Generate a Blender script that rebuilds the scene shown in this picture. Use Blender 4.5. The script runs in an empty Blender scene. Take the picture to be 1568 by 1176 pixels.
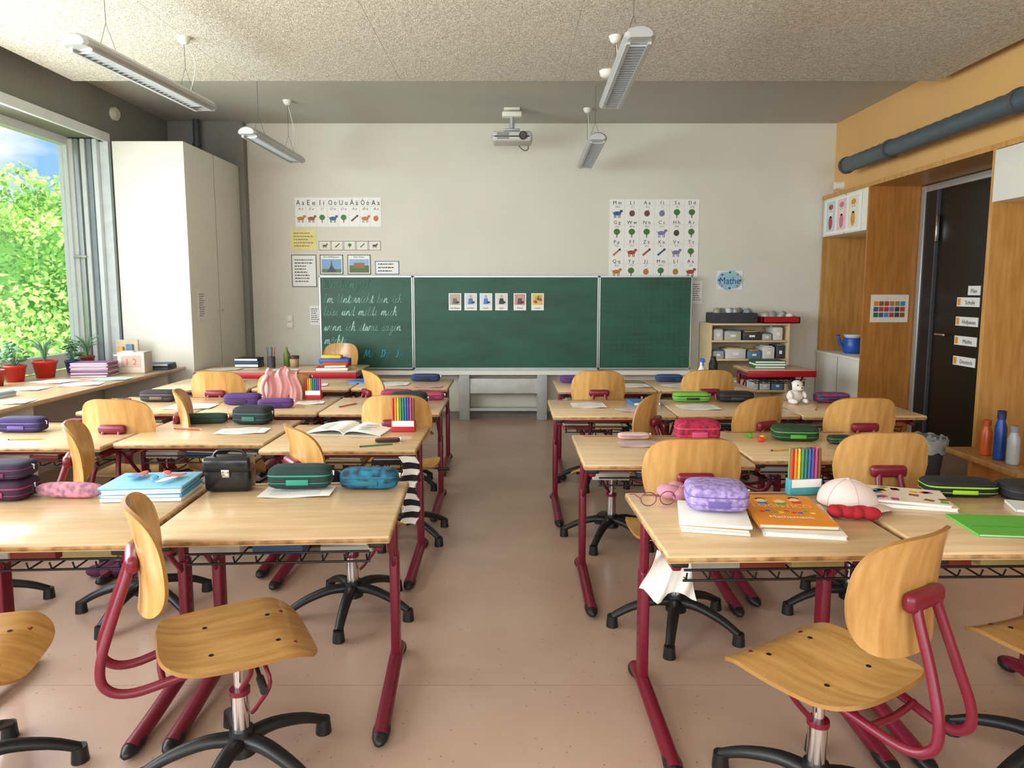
import bpy, bmesh, math, random
from mathutils import Vector, Matrix
random.seed(7)
D=bpy.data; S=bpy.context.scene
# ------------------------------------------------------------------ materials
def lin(h):
    h=h.lstrip('#'); r=[int(h[i:i+2],16)/255 for i in (0,2,4)]
    return tuple((c/12.92 if c<=.04045 else ((c+.055)/1.055)**2.4) for c in r)+(1,)
MC={}
def M(name,c,rough=.5,metal=0,var=.06,scale=12,bump=0,bscale=80,spec=.5,stretch=None,c2=None,detail=3,coat=0,emit=0,lo=.35,hi=.65,dist=0):
    if name in MC: return MC[name]
    m=D.materials.new(name); m.use_nodes=True; nt=m.node_tree; N=nt.nodes; L=nt.links
    p=N['Principled BSDF']; p.inputs['Roughness'].default_value=rough; p.inputs['Metallic'].default_value=metal
    p.inputs['Specular IOR Level'].default_value=spec
    if coat: p.inputs['Coat Weight'].default_value=coat; p.inputs['Coat Roughness'].default_value=.15
    a=lin(c); 
    if c2: b=lin(c2)
    else: b=tuple(min(1,x*(1-var*2)) for x in a[:3])+(1,)
    tc=N.new('ShaderNodeTexCoord'); mp=N.new('ShaderNodeMapping')
    if stretch: mp.inputs['Scale'].default_value=stretch
    L.new(tc.outputs['Object'],mp.inputs['Vector'])
    n=N.new('ShaderNodeTexNoise'); n.inputs['Scale'].default_value=scale; n.inputs['Detail'].default_value=detail; n.inputs['Distortion'].default_value=dist
    L.new(mp.outputs[0],n.inputs['Vector'])
    r=N.new('ShaderNodeValToRGB'); r.color_ramp.elements[0].position=lo; r.color_ramp.elements[1].position=hi
    r.color_ramp.elements[0].color=b; r.color_ramp.elements[1].color=a
    L.new(n.outputs['Fac'],r.inputs[0]); L.new(r.outputs[0],p.inputs['Base Color'])
    if emit:
        L.new(r.outputs[0],p.inputs['Emission Color']); p.inputs['Emission Strength'].default_value=emit
    if bump:
        n2=N.new('ShaderNodeTexNoise'); n2.inputs['Scale'].default_value=bscale; n2.inputs['Detail'].default_value=4; n2.inputs['Distortion'].default_value=dist
        L.new(mp.outputs[0],n2.inputs['Vector'])
        bu=N.new('ShaderNodeBump'); bu.inputs['Strength'].default_value=bump; bu.inputs['Distance'].default_value=.01
        L.new(n2.outputs['Fac'],bu.inputs['Height']); L.new(bu.outputs[0],p.inputs['Normal'])
    MC[name]=m; return m
def C(h,rough=.55):  # plain colour material
    return M('paint_'+h.lstrip('#'),h,rough,var=.04)

wall_m=M('wall_plaster','#DAD6C8',.85,var=.02,scale=2,bump=.06,bscale=200)
orange_m=M('orange_plaster','#DBAC6C',.85,var=.03,scale=2)
grey_m=M('dark_grey_plaster','#88867E',.8,var=.04,scale=2)
ceil_m=M('plain_ceiling','#B8B6AE',.8,var=.03,scale=1)
wool_m=M('wood_wool_panel','#E0DACD',.95,c2='#B6AE9E',scale=50,detail=4,bump=.9,bscale=55,lo=.40,hi=.60,dist=1.5)
desk_m=M('desk_beech','#D5B78F',.3,c2='#C7A67A',scale=3,stretch=(1,9,9),detail=6,coat=.2)
edge_m=M('desk_edge','#BD945F',.5,c2='#7E5C30',scale=22)
ply_m=M('plywood_golden','#D2A463',.28,c2='#B8894A',scale=5,stretch=(7,1,1.2),detail=6,coat=.35)
plyd_m=M('plywood_edge','#A0733A',.5)
oak_m=M('oak_panel','#C59554',.4,c2='#B28042',scale=4,stretch=(8,8,.8),detail=6)
oakd_m=M('oak_panel_deep','#B67837',.4,c2='#A26829',scale=4,stretch=(8,8,.8),detail=6)
red_m=M('red_steel','#75132A',.34,var=.03,spec=.5)
redb_m=M('red_plastic','#B01022',.4)
blk_m=M('black_plastic','#17181B',.42,var=.02)
dgrey_m=M('grey_plastic','#4B4D50',.45)
chrome_m=M('chrome','#D8D8D8',.15,metal=1,var=.02)
alu_m=M('aluminium','#BFC4C4',.35,metal=.6,var=.03)
white_m=M('white_laminate','#E4E2D6',.4,var=.01)
frame_m=M('window_frame_paint','#E2E8EA',.4,var=.02)
paper_m=M('paper','#EEEDE6',.7,var=.01)
lampm=M('lamp_housing','#B9BCBC',.35,metal=.3,var=.03)
chalk_m=M('chalk','#A9D0C2',.9)
ink_m=M('ink','#22252B',.7)
birch_m=M('birch_shelf','#D8C094',.45)

board_m=M('chalkboard_green','#1D5642',.5,c2='#174736',scale=2.5,stretch=(1,1,3),detail=8)
def floor_mat():
    m=D.materials.new('linoleum_floor'); m.use_nodes=True; nt=m.node_tree; N=nt.nodes; L=nt.links
    p=N['Principled BSDF']; p.inputs['Roughness'].default_value=.27; p.inputs['Specular IOR Level'].default_value=.5
    tc=N.new('ShaderNodeTexCoord')
    n=N.new('ShaderNodeTexNoise'); n.inputs['Scale'].default_value=1.6; n.inputs['Detail'].default_value=5
    v=N.new('ShaderNodeTexVoronoi'); v.inputs['Scale'].default_value=22
    L.new(tc.outputs['Object'],n.inputs['Vector']); L.new(tc.outputs['Object'],v.inputs['Vector'])
    r=N.new('ShaderNodeValToRGB'); r.color_ramp.elements[0].position=.3; r.color_ramp.elements[1].position=.7
    r.color_ramp.elements[0].color=lin('#B89A87'); r.color_ramp.elements[1].color=lin('#C4A895')
    L.new(n.outputs['Fac'],r.inputs[0])
    r2=N.new('ShaderNodeValToRGB'); r2.color_ramp.elements[0].position=.05; r2.color_ramp.elements[1].position=.09
    r2.color_ramp.elements[0].color=(1,1,1,1); r2.color_ramp.elements[1].color=(0,0,0,1)
    L.new(v.outputs['Distance'],r2.inputs[0])
    mx=N.new('ShaderNodeMixRGB'); L.new(r2.outputs[0],mx.inputs[0]); L.new(r.outputs[0],mx.inputs[1]); mx.inputs[2].default_value=lin('#957564')
    L.new(mx.outputs[0],p.inputs['Base Color']); return m
floor_m=floor_mat()
def glass_mat():
    m=D.materials.new('window_glass'); m.use_nodes=True; nt=m.node_tree; N=nt.nodes; L=nt.links
    N.remove(N['Principled BSDF']); o=N['Material Output']
    t=N.new('ShaderNodeBsdfTransparent'); g=N.new('ShaderNodeBsdfGlossy'); g.inputs['Roughness'].default_value=.02
    x=N.new('ShaderNodeMixShader'); x.inputs[0].default_value=.04
    L.new(t.outputs[0],x.inputs[1]); L.new(g.outputs[0],x.inputs[2]); L.new(x.outputs[0],o.inputs[0]); return m
glass_m=glass_mat()

# ------------------------------------------------------------------ mesh builder
TXT={}
def text_geo(s,shear=0):
    k=(s,shear)
    if k in TXT: return TXT[k]
    cu=D.curves.new('t','FONT'); cu.body=s; cu.size=1; cu.shear=shear; cu.resolution_u=2; cu.align_x='CENTER'
    o=D.objects.new('t',cu); S.collection.objects.link(o)
    dg=bpy.context.evaluated_depsgraph_get(); e=o.evaluated_get(dg); me=e.to_mesh()
    r=([v.co.copy() for v in me.vertices],[tuple(p.vertices) for p in me.polygons])
    e.to_mesh_clear(); D.objects.remove(o); D.curves.remove(cu); TXT[k]=r; return r
def smooth_pts(P,k=5):
    P=[Vector(p) for p in P]; out=[]
    for i in range(len(P)-1):
        a=P[max(i-1,0)];b=P[i];c=P[i+1];d=P[min(i+2,len(P)-1)]
        for j in range(k):
            t=j/k; out.append(.5*((2*b)+(c-a)*t+(2*a-5*b+4*c-d)*t*t+(3*b-a-3*c+d)*t**3))
    out.append(P[-1]); return out
# single-stroke cursive alphabet : width, list of strokes (x,y) with x-height 1
GL={'i':(.6,[[(0,.1),(.3,1),(.25,.2),(.4,0),(.6,.15)],[(.36,1.35),(.38,1.42)]]),
'm':(1.4,[[(0,.1),(.2,1),(.2,0),(.25,.6),(.5,1),(.6,.7),(.6,0),(.65,.6),(.9,1),(1.0,.7),(1.02,.1),(1.2,0),(1.4,.15)]]),
'n':(1.0,[[(0,.1),(.2,1),(.2,0),(.25,.6),(.5,1),(.62,.7),(.64,.1),(.8,0),(1,.15)]]),
'u':(1.0,[[(0,.1),(.2,1),(.2,.2),(.35,0),(.6,.4),(.65,1),(.65,.2),(.8,0),(1,.15)]]),
't':(.6,[[(0,.1),(.3,1.7),(.25,.2),(.4,0),(.6,.15)],[(.05,1.1),(.55,1.1)]]),
'e':(.7,[[(0,.1),(.4,.6),(.42,.95),(.25,1),(.12,.5),(.25,0),(.5,0),(.7,.2)]]),
'r':(.7,[[(0,.1),(.2,.9),(.25,1.05),(.4,.9),(.42,.2),(.52,0),(.7,.15)]]),
'c':(.7,[[(0,.1),(.5,.9),(.35,1),(.12,.5),(.25,0),(.5,0),(.7,.2)]]),
'h':(1.0,[[(0,.1),(.35,1.5),(.3,2),(.15,1.7),(.15,0),(.2,.6),(.45,1),(.6,.7),(.62,.1),(.8,0),(1,.15)]]),
'b':(.8,[[(0,.1),(.35,1.5),(.3,2),(.15,1.7),(.15,.2),(.35,0),(.6,.4),(.5,.9),(.8,.9)]]),
'l':(.6,[[(0,.1),(.4,1.5),(.33,2),(.18,1.7),(.2,.2),(.35,0),(.6,.15)]]),
's':(.7,[[(0,.1),(.35,1.05),(.42,.6),(.45,.2),(.3,0),(.12,.1),(.4,0),(.7,.15)]]),
'd':(1.0,[[(.6,.9),(.3,1),(.1,.5),(.25,0),(.5,.3),(.7,2)],[(.7,2),(.62,.2),(.8,0),(1,.15)]]),
'a':(1.0,[[(.6,.9),(.3,1),(.1,.5),(.25,0),(.5,.3),(.65,1),(.62,.2),(.8,0),(1,.15)]]),
'g':(.9,[[(.6,.9),(.3,1),(.1,.5),(.25,0),(.5,.3),(.65,1),(.55,-.8),(.3,-.9),(.25,-.6),(.9,.15)]]),
'w':(1.2,[[(0,.1),(.2,1),(.2,.2),(.35,0),(.55,.9),(.55,.2),(.75,0),(.95,.7),(.9,1),(1.2,.9)]]),
'o':(.8,[[(.4,1),(.15,.8),(.12,.2),(.35,0),(.58,.3),(.55,.85),(.35,1),(.8,.9)]]),
'k':(.9,[[(0,.1),(.35,1.5),(.3,2),(.15,1.7),(.15,0),(.2,.6),(.5,1),(.5,.6),(.25,.5),(.6,0),(.9,.15)]]),
'z':(.8,[[(.1,.9),(.5,1),(.2,.4),(.5,.3),(.4,-.7),(.15,-.8),(.8,.15)]]),
'I':(.8,[[(.1,1.6),(.35,1.9),(.45,1.5),(.35,.2),(.15,0),(.05,.3)]]),
'U':(1.3,[[(.0,1.6),(.2,1.95),(.2,.4),(.45,0),(.8,.5),(.95,1.95),(.9,.2),(1.05,0),(1.3,.15)]]),
'W':(1.7,[[(0,1.7),(.2,1.95),(.3,0),(.7,1.6),(.85,0),(1.4,1.95)]]),
'M':(1.7,[[(0,0),(.3,1.9),(.4,1.7),(.6,.1),(1.1,1.9),(1.2,.2),(1.35,0),(1.6,.1)]]),
'D':(1.4,[[(.4,1.9),(.3,.1),(.1,.15),(.4,0),(.9,.3),(1.1,1.1),(.7,1.9),(.2,1.7)]]),
'F':(1.1,[[(.4,1.7),(.35,.2),(.1,0)],[(0,1.6),(.4,1.9),(1,1.8)],[(.2,.95),(.75,1)]]),
'.':(.3,[[(.1,0),(.14,.06)]])}
GL['ö']=(.8,GL['o'][1]+[[(.25,1.35),(.27,1.42)],[(.5,1.35),(.52,1.42)]])
class B:
    def __init__(s): s.v=[];s.f=[];s.m=[];s.sm=[];s.mats=[]
    def mi(s,m):
        if m not in s.mats: s.mats.append(m)
        return s.mats.index(m)
    def add(s,vs,fs,mat,smooth=False,T=None):
        o=len(s.v); s.v+= [ (T@Vector(v) if T else Vector(v)) for v in vs]
        i=s.mi(mat)
        for f in fs: s.f.append(tuple(a+o for a in f)); s.m.append(i); s.sm.append(smooth)
    def box(s,c,d,mat,bev=0,rot=None,seg=2):
        T=Matrix.Translation(c)
        if rot: T=T@Matrix.Rotation(rot[2],4,'Z')@Matrix.Rotation(rot[1],4,'Y')@Matrix.Rotation(rot[0],4,'X')
        bm=bmesh.new(); bmesh.ops.create_cube(bm,size=1); bmesh.ops.scale(bm,vec=d,verts=bm.verts)
        if bev: bmesh.ops.bevel(bm,geom=bm.edges[:],offset=min(bev,min(d)*.49),segments=seg,affect='EDGES',profile=.5)
        bm.verts.index_update()
        s.add([v.co.copy() for v in bm.verts],[tuple(v.index for v in f.verts) for f in bm.faces],mat,bev>0,T); bm.free()
    def bx(s,x0,x1,y0,y1,z0,z1,mat,bev=0):
        s.box(((x0+x1)/2,(y0+y1)/2,(z0+z1)/2),(x1-x0,y1-y0,z1-z0),mat,bev)
    def cyl(s,p0,p1,r0,mat,r1=None,n=16,smooth=True):
        s.tube([p0,p1],[r0,r0 if r1 is None else r1],mat,n,smooth)
    def tube(s,pts,r,mat,n=10,smooth=True,flat=1):
        pts=[Vector(p) for p in pts]; k=len(pts)
        if not isinstance(r,(list,tuple)): r=[r]*k
        t0=(pts[1]-pts[0]).normalized(); up=Vector((0,0,1)) if abs(t0.z)<.9 else Vector((0,1,0))
        a=t0.cross(up).normalized(); vs=[];fs=[]
        for i,p in enumerate(pts):
            t=(pts[min(i+1,k-1)]-pts[max(i-1,0)]).normalized()
            a=(a-t*a.dot(t)).normalized(); b=t.cross(a)
            for j in range(n):
                an=2*math.pi*j/n; vs.append(p+a*math.cos(an)*r[i]+b*math.sin(an)*r[i]*flat)
        for i in range(k-1):
            for j in range(n): fs.append((i*n+j,i*n+(j+1)%n,(i+1)*n+(j+1)%n,(i+1)*n+j))
        s.add(vs,fs,mat,smooth)
        s.add(vs[:n],[tuple(range(n))[::-1]],mat); s.add(vs[-n:],[tuple(range(n))],mat)
    def lathe(s,prof,c,mat,n=24,smooth=True):
        vs=[];fs=[];k=len(prof)
        for r,z in prof:
            for j in range(n):
                a=2*math.pi*j/n; vs.append((c[0]+r*math.cos(a),c[1]+r*math.sin(a),c[2]+z))
        for i in range(k-1):
            for j in range(n): fs.append((i*n+j,i*n+(j+1)%n,(i+1)*n+(j+1)%n,(i+1)*n+j))
        s.add(vs,fs,mat,smooth)
    def ell(s,c,d,mat,n=16,m=10,rot=None,e=1.0):
        vs=[];fs=[]
        def sp(x,p): return math.copysign(abs(x)**p,x)
        for i in range(m+1):
            ph=-math.pi/2+math.pi*i/m
            for j in range(n):
                th=2*math.pi*j/n
                vs.append((d[0]/2*sp(math.cos(ph),e)*sp(math.cos(th),e),d[1]/2*sp(math.cos(ph),e)*sp(math.sin(th),e),d[2]/2*sp(math.sin(ph),e)))
        for i in range(m):
            for j in range(n): fs.append((i*n+j,i*n+(j+1)%n,(i+1)*n+(j+1)%n,(i+1)*n+j))
        T=Matrix.Translation(c)
        if rot: T=T@Matrix.Rotation(rot[2],4,'Z')@Matrix.Rotation(rot[1],4,'Y')@Matrix.Rotation(rot[0],4,'X')
        s.add(vs,fs,mat,True,T)
    def grid(s,fn,nu,nv,mat,thick=0,nrm=None,mat2=None):
        P=[[Vector(fn(-1+2*i/nu,-1+2*j/nv)) for j in range(nv+1)] for i in range(nu+1)]
        vs=[P[i][j] for i in range(nu+1) for j in range(nv+1)]
        id=lambda i,j:i*(nv+1)+j
        fs=[(id(i,j),id(i+1,j),id(i+1,j+1),id(i,j+1)) for i in range(nu) for j in range(nv)]
        s.add(vs,fs,mat,True)
        if thick:
            Nn=[]
            for i in range(nu+1):
                for j in range(nv+1):
                    a=P[min(i+1,nu)][j]-P[max(i-1,0)][j]; b=P[i][min(j+1,nv)]-P[i][max(j-1,0)]
                    c=a.cross(b); Nn.append(c.normalized() if c.length>1e-9 else Vector((0,0,1)))
            v2=[v-n*thick for v,n in zip(vs,Nn)]
            s.add(v2,[f[::-1] for f in fs],mat,True)
            per=[id(i,0) for i in range(nu)]+[id(nu,j) for j in range(nv)]+[id(i,nv) for i in range(nu,0,-1)]+[id(0,j) for j in range(nv,0,-1)]
            k=len(per); ev=[vs[i] for i in per]+[v2[i] for i in per]
            s.add(ev,[(i,k+i,k+(i+1)%k,(i+1)%k) for i in range(k)],mat2 or mat,False)
    def text(s,t,c,size,mat,shear=0,R=Vector((1,0,0)),U=Vector((0,0,1)),maxw=None):
        vs,fs=text_geo(t,shear)
        if not vs: return
        if maxw:
            w=max(v.x for v in vs)-min(v.x for v in vs)
            sx=min(size,maxw/max(w,1e-6))
        else: sx=size
        c=Vector(c); s.add([c+R*v.x*sx+U*v.y*size for v in vs],fs,mat)
    def cursive(s,t,x0,y,z,xh,width,mat,r=.0058):
        tot=sum(GL[c][0] if c in GL else .8 for c in t); k=width/tot; x=x0
        for c in t:
            if c in GL:
                for st in GL[c][1]:
                    P=smooth_pts([(x+px*k+py*xh*.22,y,z+py*xh+random.uniform(-.001,.001)) for px,py in st],4)
                    s.tube(P,r,mat,5,flat=.35)
                x+=GL[c][0]*k
            else: x+=.8*k
    def poly(s,pts,mat): s.add(pts,[tuple(range(len(pts)))],mat)
    def disc(s,c,rx,rz,mat,n=14): s.poly([(c[0]+rx*math.cos(2*math.pi*i/n),c[1],c[2]+rz*math.sin(2*math.pi*i/n)) for i in range(n)],mat)
    def mesh(s,name):
        me=D.meshes.new(name); me.from_pydata([tuple(v) for v in s.v],[],s.f)
        for m in s.mats: me.materials.append(m)
        me.polygons.foreach_set('material_index',s.m); me.polygons.foreach_set('use_smooth',s.sm); me.update(); return me
    def obj(s,name,loc=(0,0,0),rz=0): return put(s.mesh(name),name,loc,rz)
def put(me,name,loc=(0,0,0),rz=0):
    o=D.objects.new(name,me); S.collection.objects.link(o); o.location=loc; o.rotation_euler=(0,0,math.radians(rz)); return o
def squ(u,v,n=4.5):
    m=max(abs(u),abs(v))
    if m<1e-6: return 0,0
    r=math.hypot(u,v); c=abs(u)/r; q=abs(v)/r
    k=(1/((c**n+q**n)**(1/n)))/(1/max(c,q)); return u*k,v*k

# ------------------------------------------------------------------ room shell
YF=7.9; YB=-2.6; ZC=3.28; ZP=3.14; WT=2.84
def quick(name,boxes):
    b=B()
    for x in boxes: b.bx(*x[:6],x[6],*(x[7:]))
    return b.obj(name)
seam=M('floor_weld_seam','#AF9080',.4)
quick('floor',[(-4.3,4.3,YB-.2,YF+.2,-.1,0,floor_m)]+[(-4.3,4.3,y,y+.004,0,.0006,seam) for y in (.4,2.42,4.44,6.46)])
quick('ceiling',[(-4.3,4.3,YB-.2,YF+.2,ZC,ZC+.1,ceil_m)])
quick('wall_front',[(-4.3,4.3,YF,YF+.2,0,ZC,wall_m)])
quick('wall_back',[(-4.3,4.3,YB-.2,YB,0,.9,wall_m),(-4.3,4.3,YB-.2,YB,2.9,ZC,wall_m),(-4.3,-3,YB-.2,YB,.9,2.9,wall_m),(3,4.3,YB-.2,YB,.9,2.9,wall_m)])
quick('wall_left',[(-4.2,-3.75,YB,YF,0,.70,white_m),(-4.2,-3.75,YB,YF,WT,ZC,grey_m),(-4.2,-3.75,6.62,YF,.70,WT,grey_m),(-4.2,-3.75,YB,-2,.70,WT,grey_m)])
quick('wall_right',[(3.58,4.2,YB,YF,2.49,ZC,orange_m),(4.02,4.2,YB,YF,0,2.49,orange_m)])
quick('trim_corner_pilaster',[(-3.75,-2.93,7.8,YF,0,ZC,grey_m)])
quick('baseboard_front',[(-2.93,3.45,7.885,YF,0,.07,M('baseboard_paint','#8E8A80',.6))])
b=B(); xs=[-3.56,-2.2,-.9,.42,1.75,3.45]; ys=[-2.4,-.3,1.7,3.8,5.86]
for i in range(5):
    for j in range(4): b.bx(xs[i]+.001,xs[i+1]-.001,ys[j]+.001,ys[j+1]-.001,ZP,ZP+.04,wool_m)
b.bx(-3.5,3.4,-2.3,5.8,ZP+.04,ZC,grey_m)
b.obj('trim_acoustic_ceiling_panel')
def window(name,x,y0,y1,z0,z1,mull):
    b=B(); w=.07
    b.bx(x-.04,x+.04,y0,y1,z0,z0+.13,frame_m); b.bx(x-.04,x+.04,y0,y1,z1-w,z1,frame_m)
    b.bx(x-.04,x+.04,y0,y0+w,z0+.13,z1-w,frame_m); b.bx(x-.04,x+.04,y1-w,y1,z0+.13,z1-w,frame_m)
    for m in mull:
        b.bx(x-.04,x+.04,m-.05,m+.05,z0+.13,z1-w,frame_m)
    for (dx,c) in ((.05,frame_m),(.10,alu_m),(.16,frame_m),(.22,M('frame_shadow_gap','#8E9A9F',.5)),(.27,frame_m)):
        b.bx(x+dx-.012,x+dx+.030,y1-.05,y1,z0+.01,z1-.01,c,.006)
    b.bx(x-.005,x+.005,y0+w,y1-w,z0+.13,z1-w,glass_m)
    b.bx(x+.04,x+.16,y1-.08,y1-.06,1.75,1.775,alu_m,.006)
    return b.obj(name)
window('window_1',-4.1,-2,6.58,.75,WT,[.2,2.4,4.6])
b=B(); b.bx(-3.75,-3.72,-2.0,6.62,WT-.03,WT+.05,frame_m); b.bx(-4.06,-3.72,6.58,6.62,.75,WT-.03,M('reveal_paint','#D3DADC',.5)); b.obj('trim_window_reveal')
b=B()
b.bx(-3,3,YB-.13,YB-.07,.9,.98,frame_m); b.bx(-3,3,YB-.13,YB-.07,2.82,2.9,frame_m)
for x in (-2.96,-1,1,2.96): b.bx(x-.04,x+.04,YB-.13,YB-.07,.98,2.82,frame_m)
b.bx(-3,3,YB-.105,YB-.095,.98,2.82,glass_m); b.obj('added_rear_window')  # unseen window behind the camera, added to brighten the room
b=B(); b.bx(-4.05,-3.05,-2,6.46,.715,.745,desk_m,.004); 
for y in (-1.5,.5,2.5,4.5,6.3): b.bx(-3.72,-3.15,y-.015,y+.015,0,.715,white_m)
b.obj('window_counter')
b=B(); cx0,cx1,cy0,cy1=-3.64,-2.99,6.5,7.79
b.bx(cx0,cx1,cy0,cy1,.06,2.80,white_m,.004); b.bx(cx0+.03,cx1-.03,cy0+.03,cy1-.03,0,.06,dgrey_m)
gap=M('door_gap','#8C8879',.7)
b.bx(cx1-.001,cx1+.0015,7.13,7.136,.06,2.80,gap)
for y in (7.08,7.19): b.cyl((cx1,y,1.25),(cx1+.02,y,1.25),.012,alu_m)
b.obj('corner_cupboard')
b=B(); b.tube([(-3.40,7.72,2.81),(-3.40,7.72,ZC)],.035,dgrey_m,14); b.cyl((-3.40,7.72,3.0),(-3.40,7.72,3.03),.045,dgrey_m); b.obj('heating_pipe')
b=B(); b.cyl((-3.75,6.75,3.1),(-3.72,6.75,3.1),.06,white_m,n=24); b.cyl((-3.72,6.75,3.1),(-3.70,6.75,3.1),.04,C('#D9D4C4')); b.obj('wall_sensor')
# --- right built in
X=3.45;XB=4.0; HZ=2.45; PY=6.84; NY=5.12
b=B()
b.bx(X,XB,YB,7.88,HZ,HZ+.04,oak_m)
b.bx(X,XB,PY,PY+.03,0,HZ,oakd_m)
b.bx(XB-.02,XB,PY+.03,7.88,.78,2.06,oak_m)
b.bx(X+.02,XB,7.86,7.88,0,HZ,oak_m)
b.bx(X+.01,XB-.02,PY+.03,7.86,2.04,HZ,white_m,.003)
b.bx(X+.01,XB-.02,PY+.03,7.86,.08,.75,white_m,.003); b.bx(X-.01,XB-.02,PY+.03,7.86,.75,.78,white_m,.003)
b.bx(X+.006,X+.011,7.34,7.346,.08,.75,gap); b.bx(X+.006,X+.011,7.34,7.346,2.04,HZ,gap)
b.bx(X,XB,NY-.04,NY,0,HZ,oak_m)
b.bx(XB-.02,XB,YB,NY-.04,.3,2.1,oak_m)
for y in (3.6,2.2,.8,-.6,-2): b.bx(X,XB-.02,y-.02,y+.02,0,HZ,oak_m)
b.bx(X-.004,XB-.02,YB,NY-.03,2.08,HZ-.005,white_m,.003)
b.obj('built_in_wall_cabinet')
b=B(); b.bx(3.24,X-.001,YB+.1,NY-.02,.25,.29,oak_m,.004)
for y in (4.9,3.6,2.2,.8,-.6,-2): b.bx(3.3,X-.001,y-.02,y+.02,0,.25,oakd_m)
b.obj('low_wall_bench')
b=B(); dx=XB-.03; bd=M('black_door_leaf','#14130F',.35,var=.02)
b.bx(dx,XB+.01,NY+.01,PY-.01,0,2.42,bd)
b.bx(dx-.03,dx,PY-.08,PY-.01,0,2.44,alu_m,.004); b.bx(dx-.03,dx,NY+.01,PY-.08,2.38,2.44,alu_m,.004)
b.bx(dx-.02,dx,PY-.26,PY-.08,0,2.38,blk_m); b.bx(dx-.025,dx,PY-.28,PY-.26,0,2.38,dgrey_m)
b.bx(dx-.045,dx-.02,PY-.31,PY-.29,1.9,2.15,chrome_m,.003)
b.cyl((dx-.06,6.42,1.05),(dx,6.42,1.05),.012,chrome_m); b.cyl((dx-.06,6.42,1.05),(dx-.06,6.29,1.05),.01,chrome_m)
for i,z in enumerate((1.46,1.36,1.19,1.02,.84)):
    y0=5.92 if i else 5.92
    b.bx(dx-.004,dx,y0,y0+(.30 if i else .16),z-.05,z+.03,paper_m)
    b.text(('Plan','Schule','Hofpause','Mathe','Deutsch')[i],(dx-.006,y0+(.12 if i else .08),z-.03),.05,ink_m,R=Vector((0,-1,0)),maxw=.18 if i else .1)
    if i: b.bx(dx-.006,dx-.004,y0+.25,y0+.29,z-.04,z+.02,C('#E8A040'))
b.obj('door_1')
b=B(); P=[(3.39,7.2-i*.06,2.71) for i in range(160)]
R=[.078 if i%2 else .072 for i in range(160)]
b.tube(P,R,M('duct_grey','#56646A',.42,metal=.3),20)
b.cyl((3.39,7.2,2.71),(3.39,7.23,2.71),.085,dgrey_m,n=20)
for y in (6.4,4.8,3.2,1.6): b.cyl((3.39,y-.02,2.71),(3.39,y+.02,2.71),.086,dgrey_m,n=20); b.bx(3.46,3.58,y-.015,y+.015,2.70,2.73,dgrey_m)
b.obj('ventilation_duct')
b=B(); b.cyl((3.58,7.7,2.58),(3.5,7.7,2.58),.05,white_m,r1=.04); b.obj('wall_motion_detector')

# ------------------------------------------------------------------ blackboard
b=B(); yb=7.78
def panel(x0,x1,z0,z1,y):
    b.bx(x0,x1,y,y+.025,z0,z1,board_m)
    for a in ((x0,x0+.012,z0,z1),(x1-.012,x1,z0,z1),(x0,x1,z0,z0+.012),(x0,x1,z1-.014,z1)):
        b.bx(a[0],a[1],y-.005,y+.03,a[2],a[3],alu_m)
z0,z1=.575,1.61
panel(-1.10,.965,z0,z1,yb); panel(-2.14,-1.105,z0,z1,yb-.015); panel(.97,2.0,z0,z1,yb-.015)
ln=M('board_line','#3A7360',.8); yy=yb-.0165
for i in range(16):
    z=z0+.06+i*.062; b.bx(-2.12,-1.12,yy,yy+.001,z,z+.0022,ln)
for i in range(16):
    z=z0+.05+i*.062; b.bx(.99,1.98,yy,yy+.001,z,z+.0025,ln)
    x=.99+.02+i*.064; b.bx(x,x+.0025,yy,yy+.001,z0+.02,z1-.02,ln)
rows=(('Wochenziel',.52,1.48),('Im Unterricht bin ich',.88,1.315),('leise und melde mich',.82,1.175),('wenn ich etwas sagen',.86,1.005),('möchte.',.26,.855))
for i,(t,w,z) in enumerate(rows):
    b.cursive(t,-2.10,yy-.001,z,.050,w,chalk_m if i else M('chalk_faint','#5F9A86',.9))
b.cursive('Mo  Di  Mi  Do  Fr',-2.02,yy-.001,.71,.04,.8,M('chalk_blue','#4FB0CC',.9))
for i,(x,col) in enumerate(zip((-.635,-.46,-.29,-.117,.088,.285),('#8A6A5A','#5B7FA8','#4C86C8','#3A3A44','#7A3F46','#C9A23A'))):
    b.bx(x-.07,x+.07,yb-.008,yb-.002,1.23,1.42,paper_m)
    b.bx(x-.058,x+.058,yb-.0095,yb-.008,1.29,1.41,C(('#B9B2AA','#D5DDE8','#DCE6F2','#DDD9D2','#C79A94','#E2C46A')[i]))
    if i==5:
        for q in range(7): b.disc((x+.03*math.cos(q),yb-.0105-.0002*q,1.35+.03*math.sin(q*1.3)),.018,.016,C(['#C0392B','#3F7A3A','#C9A23A','#E07A2A'][q%4]))
    else:
        b.disc((x,yb-.0115,1.385),.014,.016,C('#D9A888')); b.poly([(x-.03,yb-.011,1.30),(x+.03,yb-.011,1.30),(x+.02,yb-.011,1.365),(x-.02,yb-.011,1.365)],C(col)); b.bx(x+.01,x+.045,yb-.0125,yb-.012,1.31,1.33,C('#3E3A3A'))
    b.text(('die Mappe','trinken','lesen','leise','Pause','essen')[i],(x,yb-.0095,1.248),.028,ink_m,maxw=.11)
b.bx(-2.1,1.98,yb-.09,yb+.03,.515,.545,white_m,.004); b.bx(-2.1,1.98,yb-.095,yb-.085,.515,.562,white_m)
b.bx(-1.1,.96,yb,yb+.04,.545,.575,alu_m)
for x in (-.59,.28): b.bx(x,x+.115,7.7,7.88,0,.525,M('board_column_grey','#AEB2AE',.5),.006)
b.bx(-.6,.4,7.72,7.80,.30,.47,M('board_beam','#C9CBC4',.5),.006)
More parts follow.
